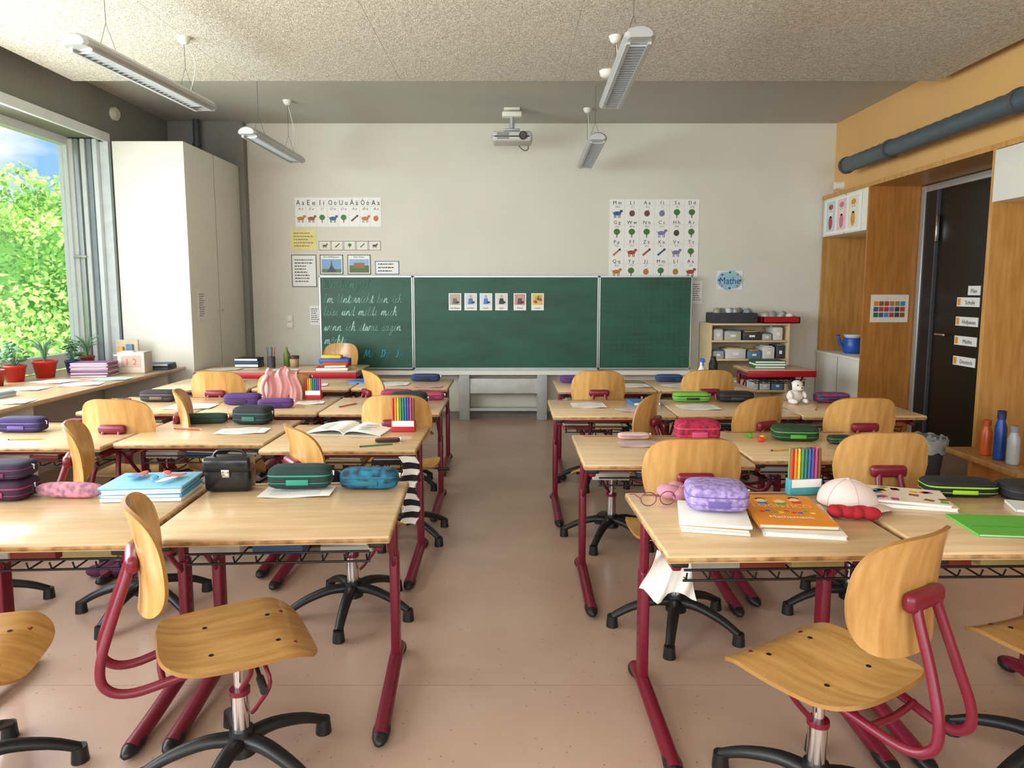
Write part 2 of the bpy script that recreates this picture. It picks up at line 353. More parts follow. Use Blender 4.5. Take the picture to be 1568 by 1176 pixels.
b.bx(-.475,.28,7.74,7.86,.10,.13,alu_m)
b.obj('chalkboard')

# ------------------------------------------------------------------ posters
def poster(name,x0,x1,z0,z1,fn=None,bg=None,y=YF,loc=None,rz=0):
    w=x1-x0;h=z1-z0; b=B(); b.bx(-w/2,w/2,-.004,-.001,0,h,bg or paper_m)
    if fn: fn(b,w,h)
    return b.obj(name,loc or ((x0+x1)/2,y,z0),rz)
PAL=['#A8443A','#C0763E','#2E6A32','#3B5E85','#6D4C41','#7E7CA3','#444444','#A8823A','#8A5A2D','#2F4F3A']
def icon(b,x,z,r,y=-.0055):
    """little animal / fruit / plant pictograms"""
    c=C(random.choice(PAL)); k=random.randrange(4)
    if k==0:
        b.disc((x,y,z),r,r*.5,c); b.disc((x+r*1.0,y-.0006,z+r*.55),r*.4,r*.35,c)
        for q in (-.7,-.35,.35,.7): b.bx(x+q*r-r*.09,x+q*r+r*.09,y-.0004,y,z-r*1.1,z,c)
        b.poly([(x-r,y,z+r*.3),(x-r*1.5,y,z+r*.7),(x-r*.9,y,z)],c)
    elif k==1:
        b.disc((x,y,z+r*.3),r*.8,r*.75,C('#3F7A3A')); b.bx(x-r*.12,x+r*.12,y-.0004,y,z-r*1.1,z,C('#6D4C41'))
    elif k==2:
        b.disc((x,y,z),r*.7,r*.75,c); b.poly([(x,y-.0005,z+r*.6),(x+r*.7,y-.0005,z+r*1.1),(x+r*.2,y-.0005,z+r*.6)],C('#3F7A3A'))
    else:
        b.poly([(x-r,y,z-r*.5),(x-r*.7,y,z-r*.9),(x+r,y,z+r*.6),(x+r*.7,y,z+r*.9)],c); b.disc((x+r*.8,y-.0006,z+r*.7),r*.3,r*.3,C('#444444'))
def alpha(letters,nc,nr):
    def f(b,w,h):
        cw=w/nc; ch=h/nr; k=0
        for j in range(nr):
            for i in range(nc):
                L=letters[k%len(letters)]; k+=1
                x=-w/2+cw*(i+.5); zt=h-ch*j
                b.text(L.upper()+' '+L.lower(),(x,-.006,zt-ch*.26),ch*.25,ink_m,maxw=cw*.75)
                b.bx(x-cw*.45,x+cw*.45,-.005,-.0045,zt-ch*.30,zt-ch*.295,C('#999999'))
                b.text(L.upper()+' '+L.lower(),(x,-.006,zt-ch*.43),ch*.13,C('#555555'),shear=.4,maxw=cw*.5)
                icon(b,x,zt-ch*.72,min(cw*.34,ch*.21))
        for i in range(1,nc): b.bx(-w/2+cw*i-.001,-w/2+cw*i+.001,-.005,-.0042,0,h,C('#C8C8C0'))
    return f
def lines(n,col='#33363C',bord=None,mg=.12):
    def f(b,w,h):
        for i in range(n):
            ww=w*(1-2*mg)*random.uniform(.6,1); z=h*(1-mg)-(i+.6)*h*(1-2*mg)/n
            x=-w/2+w*mg; e=x+ww
            while x<e:
                q=random.uniform(.012,.035); b.bx(x,min(x+q,e),-.005,-.0045,z,z+h*.25/n,C(col)); x+=q+.006
        if bord:
            t=.008
            for a in ((-w/2,w/2,0,t),(-w/2,w/2,h-t,h),(-w/2,-w/2+t,0,h),(w/2-t,w/2,0,h)): b.bx(a[0],a[1],-.0055,-.0045,a[2],a[3],C(bord))
    return f
poster('alphabet_poster',-2.42,-1.46,2.16,2.48,alpha('AEIOUÄÖ',8,1))
poster('yellow_notice_sheet',-2.48,-2.19,1.90,2.13,lines(5,'#8F7A20'),C('#E6DA8E'))
def strip(b,w,h):
    for i in range(5):
        x=-w/2+w*(i+.5)/5; b.bx(x-.064,x+.064,-.0052,-.0045,.006,h-.006,C('#E3DFCF')); 
        icon(b,x,h/2,.026)
        b.bx(x-.066,x-.062,-.006,-.0045,0,h,ink_m); b.bx(x+.062,x+.066,-.006,-.0045,0,h,ink_m)
    b.bx(-w/2,w/2,-.006,-.0045,0,.004,ink_m); b.bx(-w/2,w/2,-.006,-.0045,h-.004,h,ink_m)
poster('picture_card_strip',-2.17,-1.47,1.90,2.0,strip)
poster('class_rules_sheet',-2.48,-2.20,1.49,1.85,lines(8,bord='#30343A'))
def tower(b,w,h):
    b.bx(-w/2+.02,w/2-.02,-.0055,-.0045,.02,h-.05,C('#7FA9CF')); b.bx(-w/2+.02,w/2-.02,-.006,-.0045,.02,.06,C('#5F7A48'))
    b.poly([(-.05,-.0065,.03),(.05,-.0065,.03),(.008,-.0065,.10),(0,-.0065,.17),(-.008,-.0065,.10)],C('#3A4658')); b.text('Der Eiffelturm',(0,-.0055,h-.035),.03,ink_m,maxw=.2); lines(0,bord='#30343A')(b,w,h)
poster('eiffel_tower_picture',-2.16,-1.90,1.63,1.85,tower)
def cas(b,w,h):
    b.bx(-w/2+.02,w/2-.02,-.0055,-.0045,.02,h-.05,C('#8FB7D8')); b.bx(-w/2+.02,w/2-.02,-.006,-.0045,.02,.10,C('#54703A')); b.bx(-.06,.06,-.0065,-.006,.07,.13,C('#9A6A4A')); b.text('Der Dom',(0,-.0055,h-.035),.03,ink_m,maxw=.2); lines(0,bord='#30343A')(b,w,h)
poster('cathedral_picture',-1.85,-1.59,1.63,1.85,cas)
poster('class_quote_sheet',-1.54,-1.27,1.63,1.78,lines(3,bord='#3C6FA0'))
poster('small_notice',-2.29,-2.17,1.06,1.28,lines(7))
poster('alphabet_chart',1.09,2.09,1.60,2.46,alpha('MLAISDGWNCHRPFZXVTQYJ',6,4))
poster('wall_tally_sheet',2.03,2.15,1.30,1.56,lines(8,'#8A4C8A'))
def mathe(b,w,h):
    b.poly([(w/2*math.cos(a)*1.0,-.006,h/2+h/2*math.sin(a)*(1+.08*math.sin(6*a))) for a in [2*math.pi*i/40 for i in range(40)]],C('#9CC8D8'))
    b.text('Mathe',(0,-.0075,h*.3),.11,C('#1D3F8A'),maxw=.23)
    for i in range(8): b.disc((w*.42*math.cos(i*.785),-.007,h/2+h*.42*math.sin(i*.785)),.012,.012,C(PAL[i]))
poster('maths_sign',2.31,2.60,1.46,1.67,mathe,C('#E8EEE8'))
def sw(b,w,h):
    for i in range(2): b.box((0,-.008,.04+i*.075),(.07,.014,.07),C('#E7E3D6'),.004); b.box((0,-.016,.04+i*.075),(.05,.008,.05),C('#F3F0E6'),.003)
poster('light_switch',-2.56,-2.48,1.02,1.17,sw,C('#D8D3C4'))
poster('cupboard_notice',0,.16,0,.30,lines(11,'#6A4C9A'),loc=(-2.989,6.72,1.16),rz=90)
def sq(b,w,h):
    for i in range(6):
        for j in range(3): b.bx(-w/2+.03+i*.052,-w/2+.075+i*.052,-.0055,-.0045,.05+j*.055,.095+j*.055,C(random.choice(PAL+['#C0392B','#E67E22','#3B8EC5'])))
poster('colour_chart',0,.37,0,.27,sq,C('#E8DCC8'),loc=(3.70,PY-.001,1.14))
def kids(b,w,h):
    for i,c in enumerate(('#B24A3A','#C97F8A','#D29A3A')):
        x=-w/2+.14+i*.25; b.bx(x-.1,x+.1,-.0052,-.0045,.03,h-.02,C(('#BFD6E0','#F0C7CE','#E9E2C8')[i]))
        b.disc((x,-.0062,h*.66),.055,.07,C('#F0E0D0')); b.disc((x,-.0068,h*.78),.05,.03,C(c)); b.disc((x,-.0062,h*.33),.045,.075,C(c)); b.disc((x-.02,-.0070,h*.66),.006,.008,ink_m); b.disc((x+.02,-.0070,h*.66),.006,.008,ink_m)
poster('childrens_drawings',0,.8,0,.37,kids,loc=(3.457,7.4,2.055),rz=-90)

# ------------------------------------------------------------------ ceiling things
def pendant(x0,y0,x1,y1,z=2.75,zc=ZP):
    b=B(); L=math.hypot(x1-x0,y1-y0); w=.082
    prof=[(-w,0),(-w*.97,.022),(-w*.7,.045),(-w*.25,.058),(w*.25,.058),(w*.7,.045),(w*.97,.022),(w,0),(w*.8,-.012),(-w*.8,-.012)]
    n=len(prof); ss=[(-L/2,.75),(-L/2+.02,.95),(-L/2+.05,1),(L/2-.05,1),(L/2-.02,.95),(L/2,.75)]
    vs=[(px*k,y,pz*k) for y,k in ss for px,pz in prof]
    fs=[(i*n+j,i*n+(j+1)%n,(i+1)*n+(j+1)%n,(i+1)*n+j) for i in range(5) for j in range(n)]
    b.add(vs,fs,lampm,False); b.add(vs[:n],[tuple(range(n))],lampm); b.add(vs[-n:],[tuple(range(n))],lampm)
    dk=M('louvre_dark','#7C8082',.3,metal=.5)
    b.bx(-w*.55,w*.55,-L/2+.1,L/2-.1,-.014,-.0125,dk)
    k=int((L-.2)/.045)
    for i in range(k): y=-L/2+.1+i*.045; b.bx(-w*.55,w*.55,y,y+.004,-.024,-.014,alu_m)
    b.bx(-w*.8,-w*.55,-L/2+.06,L/2-.06,-.026,-.0125,lampm); b.bx(w*.55,w*.8,-L/2+.06,L/2-.06,-.026,-.0125,lampm)
    for sy in (-1,1):
        y=sy*(L/2-.28); zt=zc-z
        b.tube([(0,y,zt-.02),(0,y,.2)],.0018,dgrey_m,6)
        b.tube([(0,y,.2),(-.05,y,.05)],.0015,dgrey_m,6); b.tube([(0,y,.2),(.05,y,.05)],.0015,dgrey_m,6)
    y=L/2-.28
    b.lathe([(0,-.045),(.02,-.045),(.035,-.03),(.045,0)],(0,y,zt),white_m,16)
    b.tube(smooth_pts([(0,L/2-.28,zc-z-.02),(.03,L/2-.2,.25),(.01,L/2-.25,.05)]),.003,white_m,6)
    a=math.degrees(math.atan2(-(x1-x0),y1-y0))
    return b.obj('pendant_fluorescent_lamp',((x0+x1)/2,(y0+y1)/2,z),a)
pendant(-2.30,3.80,-2.18,5.16,z=2.74); pendant(.66,3.72,.70,5.14); pendant(-2.2,5.93,-2.17,7.25,zc=ZC); pendant(.74,6.15,.77,7.55,zc=ZC)
b=B()
b.box((0,0,0),(.40,.28,.10),C('#C8C8C2'),.025,seg=3); b.box((0,-.005,-.005),(.41,.27,.03),C('#A9ABA8'),.01)
b.cyl((.11,-.14,0),(.11,-.165,0),.04,blk_m,n=20); b.cyl((.11,-.15,0),(.11,-.170,0),.03,chrome_m,n=20)
for i in range(6): b.bx(-.15,-.03,-.143,-.139,-.03+i*.011,-.025+i*.011,dgrey_m)
b.cyl((0,0,.05),(0,0,.26),.025,alu_m); b.box((0,0,.075),(.16,.14,.02),alu_m,.004); b.box((0,0,.28),(.16,.16,.02),white_m,.004); b.box((0,0,.235),(.2,.1,.05),white_m,.01)
b.tube(smooth_pts([(.1,.1,.03),(.17,.12,-.06),(.13,.1,-.1),(.05,.12,-.03)]),.005,dgrey_m,6)
b.obj('ceiling_projector',(0.0,7.3,ZC-.29),0)
b=B(); b.lathe([(0,-.05),(.035,-.05),(.055,-.035),(.065,0)],(0,0,0),white_m,24); b.obj('smoke_detector',(.74,5.6,ZP))

# ------------------------------------------------------------------ desk & chair meshes
def desk_mesh(w=.745,d=.62,books=True,seed=0,fascia=None):
    random.seed(seed); b=B(); h=.70
    b.box((0,0,h-.0135),(w,d,.027),desk_m,.006)
    b.box((0,0,h-.015),(w+.004,d+.004,.016),edge_m,.006)
    b.box((0,d/2-.035,h+.0005),(w-.12,.012,.002),C('#8A5A3A'))
    for sx in (-1,1):
        x=sx*(w/2-.045)
        b.box((x,.17,.245),(.034,.062,.43),red_m,.008); b.box((x,.17,.50),(.026,.048,.32),red_m,.006)
        for i in range(7): b.cyl((x+sx*.0175,.17,.18+i*.04),(x+sx*.0165,.17,.18+i*.04),.006,blk_m,n=8)
        b.box((x,.0,.648),(.03,d-.12,.045),red_m,.008)
        pts=smooth_pts([(x,.28,.03),(x,.2,.05),(x,.05,.045),(x,-.15,.032),(x,-.29,.026)],4)
        b.tube(pts,[.026]*len(pts),red_m,10,flat=.9)
        b.ell((x,.27,.026),(.06,.09,.052),blk_m,12,8); b.ell((x,-.26,.024),(.06,.15,.048),blk_m,12,8)
        b.box((x,-d/2+.05,.662),(.05,.05,.024),blk_m,.006)
        b.tube([(x,.17,.40),(x,-.05,.615)],.009,red_m,8)
    b.box((0,.17,.60),(w-.1,.028,.06),red_m,.008)
    b.box((0,.23,.648),(w-.1,.03,.03),red_m,.006); b.box((0,-.2,.652),(w-.1,.025,.025),red_m,.006)
    for i in range(9):
        x=-w/2+.09+i*(w-.18)/8; b.tube([(x,-.2,.60),(x,-.19,.575),(x,.13,.575),(x,.14,.61)],.003,blk_m,6)
    for y in (-.19,-.05,.12): b.tube([(-w/2+.08,y,.573),(w/2-.08,y,.573)],.004,blk_m,6)
    b.tube([(-w/2+.08,-.2,.61),(w/2-.08,-.2,.61)],.004,blk_m,6)
    if books:
        for i in range(3):
            x=-.2+i*.19+random.uniform(-.03,.03); hh=random.uniform(.01,.04)
            b.box((x,-.02,.579+hh/2),(.17,.22,hh),random.choice([C('#B8B4A8'),C('#3A5878'),C('#8A3930'),C('#B8A46A'),C('#2A2A30')]),.003,rot=(0,0,random.uniform(-.1,.1)))
            b.box((x,-.02,.582+hh),(.16,.20,.005),paper_m,rot=(0,0,random.uniform(-.15,.15)))
    if fascia: b.box((0,-d/2-.004,.665),(w+.01,.016,.06),fascia,.004)
    return b.mesh('school_desk')
dm=[desk_mesh(seed=s) for s in (1,2,3)]
def desk(x,y,r=0,k=0,nm='school_desk'): return put(dm[k%3],nm,(x,y,0),r)
def chair_mesh():
    b=B()
    for i in range(5):
        a=math.radians(90+72*i+18); c,s_=math.cos(a),math.sin(a)
        P=smooth_pts([(c*.02,s_*.02,.115),(c*.10,s_*.10,.115),(c*.2,s_*.2,.085),(c*.275,s_*.275,.045)],4)
        R=[.028-.010*j/(len(P)-1) for j in range(len(P))]
        b.tube(P,R,blk_m,10,flat=.8)
        b.cyl((c*.275,s_*.275,.0),(c*.275,s_*.275,.05),.026,blk_m,r1=.022,n=14)
    b.cyl((0,0,.075),(0,0,.15),.045,blk_m,r1=.034,n=20)
    b.cyl((0,0,.15),(0,0,.27),.026,chrome_m,n=20); b.cyl((0,0,.27),(0,0,.41),.016,chrome_m,n=16)
    b.cyl((0,0,.26),(0,0,.275),.030,red_m,n=20)
    b.box((0,0,.415),(.16,.2,.02),red_m,.006)
    for sx in (-1,1):
        P=smooth_pts([(sx*.11,.15,.425),(sx*.11,.05,.415),(sx*.10,-.12,.41),(sx*.085,-.27,.385),(sx*.078,-.335,.41),(sx*.07,-.345,.47),(sx*.055,-.315,.57),(sx*.045,-.275,.68),(sx*.04,-.262,.72)],6)
        b.tube(P,.0125,red_m,10)
        b.tube(smooth_pts([(sx*.12,.02,.425),(sx*.09,.02,.36),(sx*.035,.0,.29)],4),.008,red_m,8)
    b.tube(smooth_pts([(-.1,-.2,.40),(0,-.205,.395),(.1,-.2,.40)],4),.009,red_m,8)
    b.box((0,-.258,.725),(.145,.035,.05),red_m,.02,seg=3); b.box((0,-.25,.725),(.09,.05,.035),redb_m,.012)
    b.tube(smooth_pts([(.05,.05,.40),(.11,.07,.33),(.06,.04,.24),(.02,.03,.20)],5),.006,red_m,8)
    b.cyl((.12,.03,.405),(.24,.03,.40),.006,blk_m); b.cyl((.2,.03,.40),(.27,.03,.40),.011,blk_m)
    def seat(u,v):
        x,y=squ(u,v,4.2)
        w=.21*(1-.06*(-y) if y<0 else 1); X=x*w; Y=y*.21+.0
        z=.445+.012*x*x - .012*(1-y*y)*.6
        if y>.45: z-=.055*((y-.45)/.55)**2
        if y<-.5: z+=.022*((-y-.5)/.5)**2
        return (X,Y,z)
    b.grid(seat,22,22,ply_m,.011,mat2=plyd_m)
    for x in (-.09,.09):
        for y in (-.08,.1): b.cyl((x,y,.434),(x,y,.4425),.007,blk_m,n=10)
    def back(u,v):
        x,z=squ(u,v,3.6)
        X=x*(.192-.012*abs(z)-(.012 if z<0 else 0)*(-z)); Z=.735+z*.152
        Y=-.235+.055*x*x -.012*z - .018*z*z
        return (X,Y,Z)
    b.grid(back,24,18,ply_m,-.011,mat2=plyd_m)
    for x in (-.045,.045): b.cyl((x,-.236,.735),(x,-.226,.735),.008,blk_m,n=10)
    return b.mesh('school_swivel_chair')
cm=chair_mesh()
def chair(x,y,r=0): return put(cm,'school_swivel_chair',(x,y,0),r)

desks=[(-.765,2.36,3,0),(-1.535,2.30,3,1),(-.83,3.54,0,2),(-1.60,3.68,0,0),(-2.36,3.60,0,1),
 (-.82,4.54,0,0),(-1.58,4.54,0,1),(-2.34,4.57,0,2),(-.87,5.62,0,1),(-1.63,5.60,0,2),(-2.4,5.60,0,0),
 (.805,2.23,2,1),(1.58,2.25,1,2),(.685,3.26,0,0),(1.45,3.36,0,1),(.62,4.44,0,2),(1.375,4.46,0,0),(2.13,4.44,0,1),
 (.72,5.50,0,0),(1.475,5.52,0,2)]
for x,y,r,k in desks: desk(x,y,r,k)
put(desk_mesh(1.5,.62,seed=9,fascia=redb_m),'teacher_desk',(-2.2,6.72,0))
put(desk_mesh(.64,.45,books=False,seed=8,fascia=redb_m),'side_table',(2.55,6.75,0))
for c in [(-.81,1.95,-61),(.845,1.80,31),(-1.57,1.86,-75),(1.62,1.93,20),(-.72,3.02,-54),(-1.68,3.05,-64),(-2.42,3.0,0),
 (-1.68,4.02,-68),(-2.1,3.85,0),(-.64,4.0,0),(-.82,5.05,-60),(-2.1,5.12,0),(-1.85,7.22,175),
 (.58,3.95,62),(1.25,3.92,30),(1.88,3.90,0),(.71,2.88,0),(1.52,3.0,0),(.62,5.15,0),(1.42,5.2,0)]: chair(*c)

# ------------------------------------------------------------------ desk items
ZT=.7005
def pcase(x,y,c1,c2,sx=.23,sy=.09,sz=.075,r=0,pat=None,z=ZT):
    b=B(); m1=pat or C(c1,.8); m2=C(c2,.7)
    b.ell((0,0,sz/2),(sx,sy,sz),m1,28,14,e=.42)
    b.ell((0,0,sz*.62),(sx+.004,sy+.004,.012),m2,28,6,e=.42)
    b.ell((0,0,sz*.30),(sx+.003,sy+.003,.006),m2,28,6,e=.42)
    b.box((sx/2+.004,0,sz*.62),(.012,.006,.02),chrome_m,.002)
    b.box((0,-sy/2-.002,sz*.35),(sx*.35,.004,sz*.25),m2,.002)
    return b.obj('pencil_case',(x,y,z),r)
def markers(x,y,r=0,n=8,h=.17):
    b=B(); cols=['#C92B2B','#E08A2D','#E2C62E','#58984A','#2E7E6E','#3A68A4','#5A4A90','#B0487A','#7A4A28','#222222']
    for k in range(2):
        for i in range(n):
            m=C(cols[(i+k*3)%10]); px=(i-(n-1)/2)*.0135; py=(k-.5)*.015
            b.cyl((px,py,.004),(px,py,h*.7),.006,m,n=8); b.cyl((px,py,h*.7),(px,py,h*.96),.0066,m,n=8,r1=.005)
    W=n*.0135+.006
    b.box((0,0,.03),(W,.036,.06),C('#B51F2A') if x<0 else C('#4AA0A8'),.003)
    b.box((0,-.0185,.045),(W*.9,.002,.03),C('#F1F1EC'))
    return b.obj('felt_pen_set',(x,y,ZT),r)
def book(x,y,c,sx=.21,sy=.297,sz=.012,r=0,z=ZT,nm='exercise_book',deco=None):
    b=B(); b.box((0,0,sz/2),(sx-.006,sy-.006,sz*.8),paper_m)
    b.box((0,0,sz-.001),(sx,sy,.002),C(c)); b.box((0,0,.001),(sx,sy,.002),C(c)); b.box((-sx/2,0,sz/2),(.002,sy,sz),C(c))
    if deco: deco(b,sz+.0005)
    return b.obj(nm,(x,y,z),r)
def paper(x,y,r=0,sx=.21,sy=.15,z=ZT,c='#EEEDE6'):
    b=B(); f=lambda u,v:(u*sx/2,v*sy/2,.004+.003*math.sin(u*3+v))
    b.grid(f,6,6,C(c,.7),.001)
    for i in range(5): b.box((0,-sy*.35+i*sy*.17,.0085),(sx*.7,.002,.001),C('#888888'))
    return b.obj('worksheet',(x,y,z),r)
def pencil(x,y,r,c,z=ZT):
    b=B(); b.tube([(-.08,0,.004),(.07,0,.004)],.0038,C(c),6); b.tube([(.07,0,.004),(.085,0,.004)],[.0038,.0005],C('#E2C49A'),6); b.tube([(-.088,0,.004),(-.08,0,.004)],.0038,C('#3A3A3A'),6)
    b.obj('pencil',(x,y,z),r)
def stack(x,y,cols,sx,sy,z,r=0,nm='book_stack',t=.012):
    b=B(); zz=0
    for c in cols:
        a=random.uniform(-.06,.06); tt=t*random.uniform(.7,1.3)
        b.box((0,0,zz+tt/2),(sx*random.uniform(.92,1),sy*random.uniform(.92,1),tt),C(c),.002,rot=(0,0,a)); 
        b.box((0,-.002,zz+tt/2),(sx*.93,sy*.96,tt*.6),paper_m,rot=(0,0,a)); zz+=tt
    return b.obj(nm,(x,y,z),r)
def pmat(name,a,bb,sc=40): return M(name,a,.75,c2=bb,scale=sc,detail=1)
random.seed(21)
b=B(); pb=M('black_patent','#15161A',.25)
b.box((0,0,.065),(.17,.09,.13),pb,.02,seg=3); b.box((0,-.03,.105),(.175,.05,.055),pb,.012); b.box((0,-.052,.075),(.03,.012,.03),chrome_m,.003)
b.tube(smooth_pts([(-.06,0,.125),(-.04,0,.15),(.04,0,.15),(.06,0,.125)]),.006,pb,8); b.obj('black_handbag',(-1.065,2.57,ZT),3)
pcase(-.80,2.57,'#18322F','#2A9078',.235,.10,.085,2,z=ZT+.010); paper(-.8,2.53,3,.26,.14)
pcase(-.545,2.60,'#163A6A','#1B6A7A',.22,.09,.075,0,pmat('ocean_pattern','#1F7090','#10243C',30))
stack(-1.33,2.51,['#E0E4E6','#4A9AC8','#E0E4E6','#3F8FC0','#7FC0DA'],.29,.21,ZT,6)
b=B()
for i in range(10): b.ell((random.uniform(-.09,.1),random.uniform(-.06,.06),.001),(.07,.03,.002),C(random.choice(['#C9504A','#E0E4E6','#2A78B8','#3F8FC0'])),10,4,rot=(0,0,i))
b.obj('book_cover_print',(-1.33,2.51,ZT+.066),6)
b=B(); b.ell((0,0,.0275),(.26,.055,.055),pmat('pink_floral','#C98490','#80586A'),20,10,e=.7); b.cyl((-.14,0,.03),(-.128,0,.03),.02,C('#3A3036')); b.obj('tube_pencil_case',(-1.61,2.47,ZT),-4)
pcase(-1.84,2.47,'#2E1630','#A02A56',.19,.14,.075,0); pcase(-1.84,2.47,'#2A1C36','#6A2850',.18,.13,.06,5,z=ZT+.075)
def openbook(x,y,r,w=.42,h=.28,nm='open_book'):
    b=B()
    for s_ in (-1,1):
        f=lambda u,v:(s_*(u+1)/2*w/2,v*h/2,.004+.022*math.sin(math.pi*min(1,((u+1)/2)**.5)*.95))
        b.grid(f,14,4,paper_m,.003)
        for i in range(6): b.box((s_*w*.25,-h*.32+i*h*.1,.0265),(w*.3*random.uniform(.5,1),.005,.001),C(random.choice(['#3A6EA8','#444444','#D2603A','#4F9A5A'])))
    b.box((0,0,.0015),(w+.006,h+.006,.003),C('#C9C4B8')); return b.obj(nm,(x,y,ZT),r)
openbook(-.86,3.68,-8,.40,.26); markers(-.58,3.66,0,9,.19); pcase(-.62,3.40,'#6A4038','#3A2020',.12,.04,.02,10)
pcase(-1.75,3.90,'#1C3B2A','#0E241A',.25,.07,.055,8); pcase(-1.47,3.90,'#20262A','#2A6A5A',.21,.14,.10,-5); paper(-1.44,3.66,5,.26,.15)
markers(-2.14,3.76,0,8,.17); pcase(-2.62,3.66,'#2E2252','#5A4A90',.25,.10,.08,0); pcase(-2.36,3.70,'#8A2A4A','#5A1A3A',.10,.08,.06,0)
pcase(-.66,4.38,'#1F2A2E','#3FA86A',.24,.14,.11,0); pcase(-.80,4.76,'#9A3058','#6A1A4A',.21,.10,.07,0); pcase(-.57,4.76,'#A83A68','#6A204A',.20,.08,.05,0)
pcase(-1.78,4.55,'#4A2A6A','#2A1A3A',.24,.1,.075,0); pcase(-1.52,4.42,'#5E3A7A','#4A2A6A',.22,.08,.06,8); paper(-2.08,4.45,3,.3,.2); paper(-1.35,4.60,10,.18,.13)
pcase(-2.4,4.68,'#2A2428','#6A5A4A',.24,.1,.08,0)
chair(-1.60,5.02,4)
b=B(); pk=C('#D9A09E',.95)
def jac(u,v):
    # cloth folded over the top of the backrest: v<0 hangs behind, v>0 hangs in front
    z=.912-.30*abs(v)**1.35+.018*math.sin(u*5+1)-.03*u*u*abs(v); fold=.016*math.sin(u*10+v*2)+.008*math.sin(u*23)
    y=-.25+(.035 if v>0 else -.045)*min(1,abs(v)*5)+fold
    return (u*(.10+.035*abs(v))+.010*math.sin(v*9), y, z)
b.grid(jac,36,30,pk,.008)
b.tube(smooth_pts([(-.09,-.31,.88),(-.125,-.325,.80),(-.115,-.32,.70),(-.13,-.315,.62)]),[.024,.027,.026,.024,.026,.026,.025,.023,.025,.026,.025,.024,.025,.024,.022,.02],pk,10,flat=.6)
b.obj('pink_jacket',(-1.60,5.02,0),4)
markers(-1.38,4.78,0,8,.15)
pcase(-.72,5.75,'#2A3A6A','#1A1A2A',.24,.09,.06); paper(-.95,5.55,0,.24,.2); paper(-1.6,5.48,10,.26,.18); book(-1.2,5.68,'#2F6FB0',.18,.24,r=60); book(-2.3,5.6,'#C9C2A8',r=15); paper(-.65,5.4,-5,c='#D2A0A8')
pcase(-1.78,5.78,'#8A5A32','#5A3A2A',.2,.09,.05)
paper(-2.75,6.62,0,.3,.2); stack(-2.6,6.85,['#3A3A44','#26466A','#1C1C20'],.24,.18,ZT,0,'folder_stack',.03)
book(-1.7,6.57,'#B82A30',.3,.2,.03,5,nm='red_ring_binder'); book(-1.68,6.57,'#C9912A',.2,.18,.02,12,z=ZT+.031); paper(-2.15,6.55,5,.26,.18)
b=B(); b.cyl((0,0,0),(0,0,.11),.038,C('#3A3A3A'),n=20)
for i in range(7): a=i*.9; b.cyl((.018*math.cos(a),.018*math.sin(a),.01),(.04*math.cos(a),.04*math.sin(a),.2),.004,C(PAL[i]),n=6)
b.obj('pencil_cup',(-2.35,6.75,ZT))
b=B(); b.lathe([(0,0),(.04,0),(.045,.06),(.04,.1),(0,.11)],(0,0,0),C('#A9926A')); b.lathe([(.041,.08),(.048,.085),(.048,.11),(0,.115)],(0,0,0),C('#40312A')); b.obj('glass_jar',(-2.15,6.83,ZT))
b=B(); b.lathe([(0,0),(.03,0),(.033,.12),(.012,.16),(.012,.19),(0,.19)],(0,0,0),C('#6A7A3A')); b.obj('glue_bottle',(-2.24,6.88,ZT))
b=B(); b.box((0,0,.06),(.3,.12,.05),C('#2A5FB8'),.015); b.box((.02,-.02,.03),(.26,.14,.05),C('#C9302A'),.015); b.box((-.03,0,.10),(.2,.1,.035),C('#E8C23A'),.012); b.obj('toy_box_lid',(-1.75,6.85,ZT))
# R1
def logi(b,z):
    b.text('LOGISTICO',(0.0,.02,z),.05,C('#F4D890'),R=Vector((1,0,0)),U=Vector((0,1,0)),maxw=.19)
    for i in range(9):
        x=-.08+i*.02; y=-.03+.01*math.sin(i*2); b.box((x,y,z),(.014,.014,.001),C(['#D92B2B','#2A68C4','#58A838','#F2D21E','#C0408A'][i%5]))
    b.text('Mathematik',(0.0,-.09,z),.03,C('#FFFFFF'),R=Vector((1,0,0)),U=Vector((0,1,0)),maxw=.14)
    for (x,y,hc,sc) in ((-.055,.095,'#6A3A1A','#2A78C4'),(.06,.11,'#3A2A1A','#D92B2B'),(.005,.09,'#D9A030','#58A838')):
        b.cyl((x,y,z),(x,y,z+.001),.020,C('#F3C9A0'),n=16); b.cyl((x,y+.010,z),(x,y+.010,z+.0015),.018,C(hc),n=16); b.cyl((x,y-.002,z+.001),(x,y-.002,z+.002),.014,C('#F3C9A0'),n=14); b.box((x,y-.03,z),(.03,.025,.001),C(sc))
book(.905,2.24,'#E58E22',.24,.32,.012,-6,nm='orange_workbook',deco=logi,z=ZT+.016); book(.92,2.20,'#E8E8E2',.24,.32,.014,-10)
stack(.655,2.20,['#E8E4DA','#D98A3A','#F0EDE2'],.22,.25,ZT,-12,t=.009)
pcase(.68,2.26,'#A58AC8','#6A5A9A',.20,.17,.085,-8,pmat('lilac_scales','#AD98CC','#7A6AA2',60),z=ZT+.032)
b=B()
for sx in (-1,1):
    b.tube([(sx*.035+.028*math.cos(a),0,.028+.024*math.sin(a)) for a in [2*math.pi*i/20 for i in range(21)]],.0018,C('#7A2A5A'),6)
    b.tube([(sx*.063,0,.03),(sx*.066,.06,.03),(sx*.06,.12,.012)],.0018,C('#7A2A5A'),6)
b.tube([(-.008,0,.034),(0,0,.037),(.008,0,.034)],.0018,C('#7A2A5A'),6); b.obj('eyeglasses',(.51,2.36,ZT),10)
b=B(); 
for i in range(5): b.ell((.03*math.cos(i*1.3),.025*math.sin(i*1.3),.025+.006*(i%2)),(.09,.07,.05),C('#C98A9A',.9),12,8,rot=(0,0,i))
